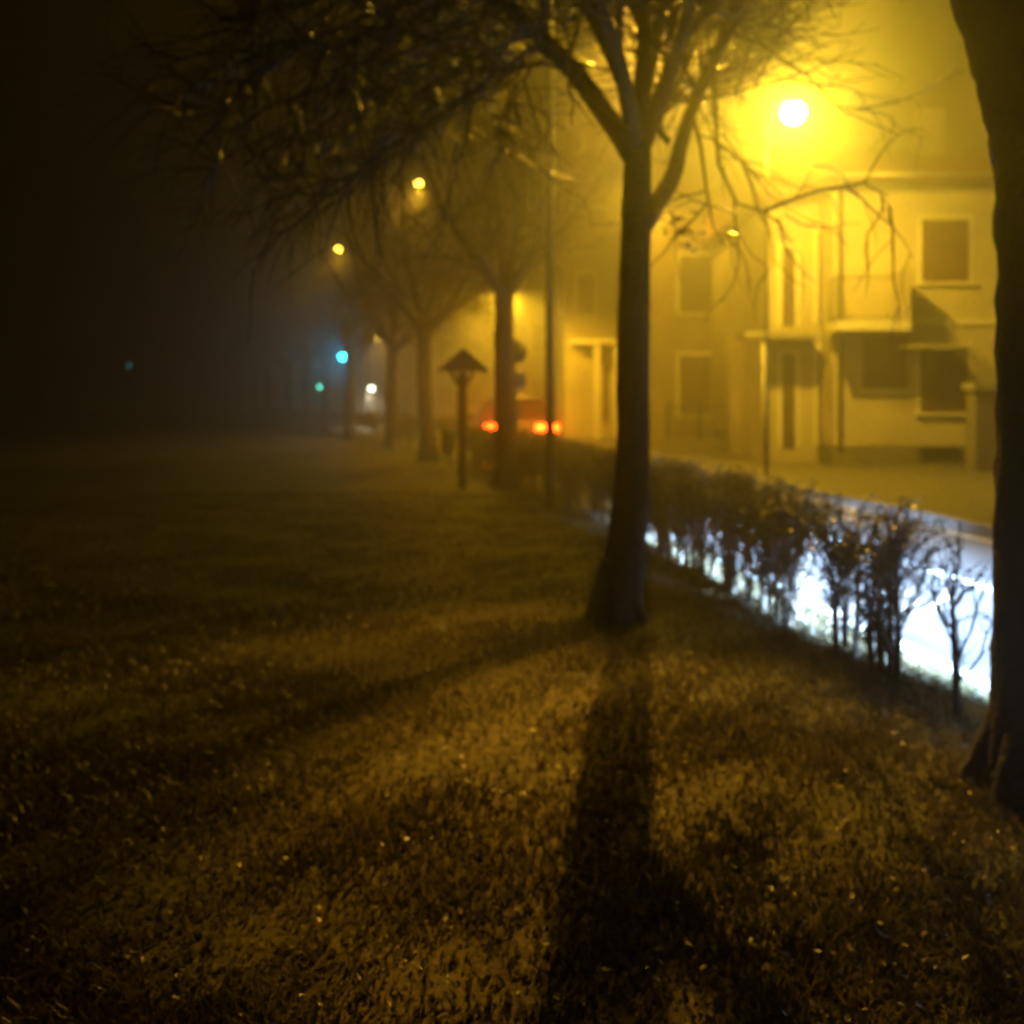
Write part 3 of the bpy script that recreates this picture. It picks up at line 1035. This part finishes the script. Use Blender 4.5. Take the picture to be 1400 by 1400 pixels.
# landing with a railing and a sloping handrail right of the balcony
stz = Z(470, HD - .7)
sx0, sx1 = bx1 + .003, X(1310, HD - .7)
g = MB(); g.box((sx0, HD - .7, stz - .10), (sx1, HD - .055, stz)); stair = g.build('landing', M['concrete'], h1)
g = MB()
g.tube([(sx0 + .05, HD - .66, stz + 1.25), (sx1 - .05, HD - .66, stz + .42)], .022, 6)
for k in range(9):
    t_ = k / 8
    xx = sx0 + .05 + t_ * (sx1 - sx0 - .1)
    g.tube([(xx, HD - .66, stz), (xx, HD - .66, stz + 1.25 - .83 * t_)], .010, 5)
g.build('handrail', M['iron'], stair, fix=False)
# gate pillar and garden wall at far right
gw = thing('garden_wall', 'grey gate pillar and low wall at the corner of the pale house', 'wall', (X(1345, HD - 1.6), HD - 1.6, 0))
g = MB(); g.box((-.28, -.22, -.05), (.28, .22, Z(535, HD - 1.6))); pl = g.build('pillar', M['plinth'], gw, bevel=.02)
g = MB(); g.box((-.34, -.28, Z(535, HD - 1.6) + .003), (.34, .28, Z(524, HD - 1.6))); g.build('cap', M['concrete'], pl, bevel=.015)
g = MB(); g.box((.283, -.12, -.05), (5.2, .12, .95)); g.build('wall', M['plinth'], gw, bevel=.01)

# second house, farther left
H2 = 31.0
h2 = thing('house', 'dim ochre house with closed shutters behind the railing fence', 'house', (0, 0, 0))
x0, x1 = X(882, H2), X(1042, H2)
z2 = Z(268, H2)
g = MB(); g.box((x0, H2, -.1), (x1, H2 + 9, z2)); g.build('wall', M['stucco_ochre'], h2)
g = MB(); g.prism([(H2 - .5, z2 + .003), (H2 - .5, z2 + .13), (H2 + 4.5, z2 + 1.9), (H2 + 9.5, z2 + .13), (H2 + 9.5, z2 + .003)], 'x', x0 - .4, x1 + .4)
g.build('roof', M['tile'], h2)
window(h2, X(929, H2), X(972, H2), Z(428, H2), Z(350, H2), H2)
window(h2, X(929, H2), X(972, H2), Z(568, H2), Z(486, H2), H2)
window(h2, X(1000, H2), X(1026, H2), Z(605, H2), Z(480, H2), H2, 'door', 'door', True, False)
window(h2, X(1000, H2), X(1034, H2), Z(428, H2), Z(350, H2), H2)
g = MB(); g.box((x0 - .003 - .14, H2 - .01, 0), (x0 - .006, H2 + .2, z2)); g.build('corner_strip', M['white_trim'], h2)
g = MB(); g.box((X(985, H2), H2 - .9, Z(458, H2) - .12), (x1, H2 - .003, Z(458, H2))); bb = g.build('balcony', M['white_trim'], h2)
railing(bb, [(X(985, H2) + .03, H2 - .86, Z(458, H2)), (x1 - .03, H2 - .86, Z(458, H2))], .9)

# railing fence in front of it
FD = 28.6
t = thing('railing_fence', 'dark iron railing fence on a low wall before the ochre house', 'fence', (X(908, FD), FD, 0))
fl = X(1048, FD) - X(908, FD)
g = MB(); g.box((0, -.1, -.05), (fl, .1, .35)); g.build('low_wall', M['plinth'], t)
g = MB()
for i in range(int(fl / .11)):
    g.tube([(i * .11 + .05, 0, .3), (i * .11 + .05, 0, 1.35)], .012, 5)
for zz in (.5, 1.25):
    g.box((0, -.02, zz), (fl, .02, zz + .04))
g.build('railing', M['iron'], t, fix=False)
for k in range(4):
    g = MB(); xx = .12 + k * (fl - .24) / 3
    g.box((xx - .05, -.05, .352), (xx + .05, .05, 1.45)); g.build('post', M['iron'], t)

# third house with a porch, hazy
H3 = 40.0
h3 = thing('house', 'hazy house with a pale porch between the lamp pole and the slim forked trunk', 'house', (0, 0, 0))
x0, x1 = X(772, H3), X(856, H3)
z3 = Z(330, H3)
g = MB(); g.box((x0, H3, -.1), (x1, H3 + 9, z3)); g.build('wall', M['stucco'], h3)
g = MB(); g.prism([(H3 - .5, z3 + .003), (H3 - .5, z3 + .13), (H3 + 4.5, z3 + 1.9), (H3 + 9.5, z3 + .13), (H3 + 9.5, z3 + .003)], 'x', x0 - .4, x1 + .4)
g.build('roof', M['tile'], h3)
g = MB(); pz = Z(464, H3 - 1.6)
g.box((X(778, H3), H3 - 1.6, pz - .15), (x1 + .3, H3 - .003, pz)); po = g.build('porch', M['white_trim'], h3)
for px_ in (812, 838):
    g = MB(); g.box((X(px_, H3) - .1, H3 - 1.5, 0), (X(px_, H3) + .1, H3 - 1.3, pz - .153)); g.build('pillar', M['white_trim'], po)
window(h3, X(822, H3), X(834, H3), Z(578, H3), Z(500, H3), H3, 'door', 'door', True, False)
window(h3, X(790, H3), X(812, H3), Z(430, H3), Z(375, H3), H3)
# farther houses dissolving in the fog
for i, (px0, px1, D_, yt, lab) in enumerate(((690, 758, 52, 400, 'barely visible house dissolving in yellow fog behind the round sign'),
                                             (590, 668, 66, 440, 'faintest house in the fog behind the roofed wooden post'))):
    hh = thing('house', lab, 'house', (0, 0, 0))
    x0, x1, zz = X(px0, D_), X(px1, D_), Z(yt, D_)
    g = MB(); g.box((x0, D_, -.1), (x1, D_ + 9, zz)); g.build('wall', M['stucco'], hh)
    g = MB(); g.prism([(D_ - .5, zz + .003), (D_ - .5, zz + .13), (D_ + 4.5, zz + 1.9), (D_ + 9.5, zz + .13), (D_ + 9.5, zz + .003)], 'x', x0 - .4, x1 + .4)
    g.build('roof', M['tile'], hh)
    for k in range(2):
        xm = x0 + (k + .5) * (x1 - x0) / 2
        for z_ in (1.0, 3.9):
            if z_ + 1.5 < zz: window(hh, xm - .5, xm + .5, z_, z_ + 1.4, D_)


# ------------------------------------------------------------------ cars (front towards +y)
def make_car(label, loc, rz, paint, head, tail):
    t = thing('car', label, 'car', loc, rz)
    # stations along y: y, half width, z low, z belt, z roof, half roof width
    S = [(-2.02, .62, .34, .62, .66, .55), (-1.98, .78, .26, .86, .92, .62), (-1.86, .82, .24, .92, 1.02, .66), (-1.45, .84, .22, .93, 1.40, .60),
         (-.9, .85, .20, .93, 1.47, .61), (-.2, .85, .20, .92, 1.48, .62), (.3, .85, .20, .90, 1.42, .61), (.75, .85, .20, .88, 1.10, .66),
         (1.05, .84, .20, .86, .93, .70), (1.55, .82, .22, .78, .84, .66), (1.88, .76, .26, .66, .72, .58), (2.02, .60, .34, .52, .56, .46)]
    vs = []
    ring = 12
    for (y, w_, zl, zb_, zr, wr) in S:
        half = [(w_ * .55, zl), (w_ * .93, zl + .03), (w_, zl + (zb_ - zl) * .45), (w_ * .98, zb_), (wr, zr - .05), (wr * .6, zr)]
        pts = half + [(-a, b_) for a, b_ in reversed(half)]
        vs += [(a, y, b_) for a, b_ in pts]
    fs = []
    for i in range(len(S) - 1):
        for j in range(ring):
            j2 = (j + 1) % ring
            fs.append((i * ring + j, i * ring + j2, (i + 1) * ring + j2, (i + 1) * ring + j))
    fs.append(tuple(range(ring))); fs.append(tuple((len(S) - 1) * ring + j for j in reversed(range(ring))))
    g = MB(); g.add(vs, fs, True)
    body = g.build('body', paint, t)
    md = body.modifiers.new('sub', 'SUBSURF'); md.levels = 1; md.render_levels = 2
    def pane(pts, name='window'):
        n_ = (Vector(pts[1]) - Vector(pts[0])).cross(Vector(pts[2]) - Vector(pts[0])).normalized() * .012
        q = MB(); k = len(pts)
        q.add([Vector(p) + n_ for p in pts] + [Vector(p) - n_ for p in pts],
              [tuple(range(k)), tuple(range(2 * k - 1, k - 1, -1))] + [(i, (i + 1) % k, k + (i + 1) % k, k + i) for i in range(k)])
        q.build(name, M['glass_dark'], t)
    pane([(-.56, -1.92, .99), (.56, -1.92, .99), (.52, -1.50, 1.40), (-.52, -1.50, 1.40)], 'rear_window')
    pane([(-.62, 1.02, .95), (.62, 1.02, .95), (.53, .36, 1.42), (-.53, .36, 1.42)], 'windscreen')
    for s in (-1, 1):
        pane([(s * .835, -1.35, .97), (s * .835, -.42, .96), (s * .66, -.46, 1.38), (s * .66, -1.2, 1.36)], 'side_window')
        pane([(s * .835, -.34, .96), (s * .83, .78, .93), (s * .66, .28, 1.34), (s * .66, -.38, 1.38)], 'side_window')
        for y in (-1.25, 1.28):
            wl = MB(); wl.tube([(s * .64, y, .31), (s * .66, y, .31), (s * .83, y, .31), (s * .85, y, .31)], [.27, .31, .31, .27], 20)
            wh = wl.build('wheel', M['tyre'], t, fix=False)
            rm = MB(); rm.tube([(s * .80, y, .31), (s * .862, y, .31)], [.20, .19], 16); rm.build('rim', M['rim'], wh, fix=False)
        tl = MB(); tl.box((min(s * .30, s * .80), -2.035, .74), (max(s * .30, s * .80), -1.93, .86))
        tl.build('tail_light', M['red_lens'] if tail else M['off_red'], t, bevel=.02)
        hl = MB(); hl.box((min(s * .40, s * .72), 1.90, .55), (max(s * .40, s * .72), 2.0, .70))
        hl.build('headlight', M['head_lens'] if head else M['glass_dark'], t, bevel=.02)
        mr = MB(); mr.box((min(s * .86, s * 1.02), .55, .92), (max(s * .86, s * 1.02), .66, 1.04)); mr.build('wing_mirror', M['plastic'], t, bevel=.02)
    g = MB(); g.box((-.26, -2.06, .50), (.26, -2.03, .61)); g.build('number_plate', M['plate'], t)
    g = MB(); g.box((-.78, -2.05, .27), (.78, -1.95, .42)); g.build('bumper', M['plastic'], t, bevel=.02)
    return t


CD2 = 26.6
car1 = make_car('silver hatchback driving away with glowing red tail lights beyond the hedge', (X(701, CD2 - 2), CD2, ROADZ), math.radians(6), M['silver'], False, True)
car1.scale = (1.12, 1.05, 1.16)
for s in (-1, 1):
    o = point('tail_bulb', (s * .55, -2.2, .80), (1, .04, .003), 8, .08); o.parent = car1
C3 = (3.55, 2.0)
ang = math.radians(7.5)
car2 = make_car('white hatchback with lit headlights outside the picture at right', (C3[0], C3[1], ROADZ), ang, M['white_paint'], True, False)


def headlight(loc, fwd, power):
    L = bpy.data.lights.new('headlight_bulb', 'POINT')
    L.color = (.40, .64, 1.0); L.energy = power; L.shadow_soft_size = .06
    L.use_nodes = True
    nt = L.node_tree
    em = nt.nodes['Emission']
    ge = nt.nodes.new('ShaderNodeNewGeometry')
    sx = nt.nodes.new('ShaderNodeSeparateXYZ')
    nt.links.new(ge.outputs['Normal'], sx.inputs[0])
    def math_(op, a, b=None):
        n_ = nt.nodes.new('ShaderNodeMath'); n_.operation = op
        for i, q in enumerate((a, b)):
            if q is None: continue
            if isinstance(q, (int, float)): n_.inputs[i].default_value = q
            else: nt.links.new(q, n_.inputs[i])
        return n_.outputs[0]
    s = math_('MULTIPLY', sx.outputs[2], -1.0)
    sm = math_('MAXIMUM', s, .07)
    inv = math_('POWER', sm, -2.4)
    mr = nt.nodes.new('ShaderNodeMapRange'); mr.interpolation_type = 'SMOOTHSTEP'
    mr.inputs[1].default_value = .045; mr.inputs[2].default_value = .085
    nt.links.new(s, mr.inputs[0])
    tn = math_('DIVIDE', sx.outputs[0], math_('MAXIMUM', sx.outputs[1], .01))   # tangent of the sideways angle
    def win(a, b_):
        m2 = nt.nodes.new('ShaderNodeMapRange'); m2.interpolation_type = 'SMOOTHSTEP'
        m2.inputs[1].default_value = a; m2.inputs[2].default_value = b_
        nt.links.new(tn, m2.inputs[0])
        return m2.outputs[0]
    side = math_('MULTIPLY', win(-.42, -.22), math_('SUBTRACT', 1.0, win(.03, .22)))
    st = math_('MULTIPLY', math_('MULTIPLY', inv, mr.outputs[0]), side)
    nt.links.new(st, em.inputs['Strength'])
    o = bpy.data.objects.new('headlight_bulb', L)
    COL.objects.link(o)
    o.location = loc
    return o


fw = Vector((math.sin(.06), math.cos(.06), 0))
for s in (-1, 1):
    o = headlight((s * .55, 2.12, .64), fw, 1050.0)
    o.parent = car2

# ------------------------------------------------------------------ fog
g = MB(); g.box((-150, -22, -1.2), (70, 150, 11.0))
hz = g.build('haze', M['steel'])
tag(hz, 'thick night fog filling the street', 'fog', kind='stuff')
hm = bpy.data.materials.new('night_fog')
hm.use_nodes = True
nt = hm.node_tree
nt.nodes.clear()
out = nt.nodes.new('ShaderNodeOutputMaterial')
pv = nt.nodes.new('ShaderNodeVolumePrincipled')
pv.inputs['Color'].default_value = (.86, .86, .86, 1)
pv.inputs['Density'].default_value = .026
pv.inputs['Anisotropy'].default_value = .86
nt.links.new(pv.outputs['Volume'], out.inputs['Volume'])
hz.data.materials.clear(); hz.data.materials.append(hm)

# ------------------------------------------------------------------ world, camera, render settings
wd = bpy.data.worlds.new('World'); SC.world = wd
wd.use_nodes = True
nt = wd.node_tree
bg = nt.nodes['Background']
sky = nt.nodes.new('ShaderNodeTexSky'); sky.sky_type = 'NISHITA'; sky.sun_disc = False
sky.sun_elevation = math.radians(-8); sky.sun_rotation = math.radians(120)
nt.links.new(sky.outputs[0], bg.inputs['Color'])
bg.inputs['Strength'].default_value = .01

cam = bpy.data.cameras.new('Camera')
cam.sensor_width = 36; cam.lens = 36; cam.shift_y = -(700 - HOR) / 1400
cam.clip_end = 1000
cam.dof.use_dof = True
cam.dof.focus_distance = 1.6
cam.dof.aperture_fstop = 36 / 1000 / .0125
co_ = bpy.data.objects.new('Camera', cam); COL.objects.link(co_)
co_.location = (0, 0, CAMH); co_.rotation_euler = (math.radians(90), 0, 0)
SC.camera = co_

SC.view_settings.view_transform = 'Standard'
SC.view_settings.look = 'None'
SC.view_settings.exposure = 0
SC.view_settings.gamma = 1
SC.render.engine = 'CYCLES'
cy = SC.cycles
cy.use_denoising = True
cy.volume_bounces = 0
cy.max_bounces = 5
cy.diffuse_bounces = 1
cy.glossy_bounces = 1
cy.sample_clamp_indirect = 4
cy.use_adaptive_sampling = True
cy.adaptive_threshold = .02
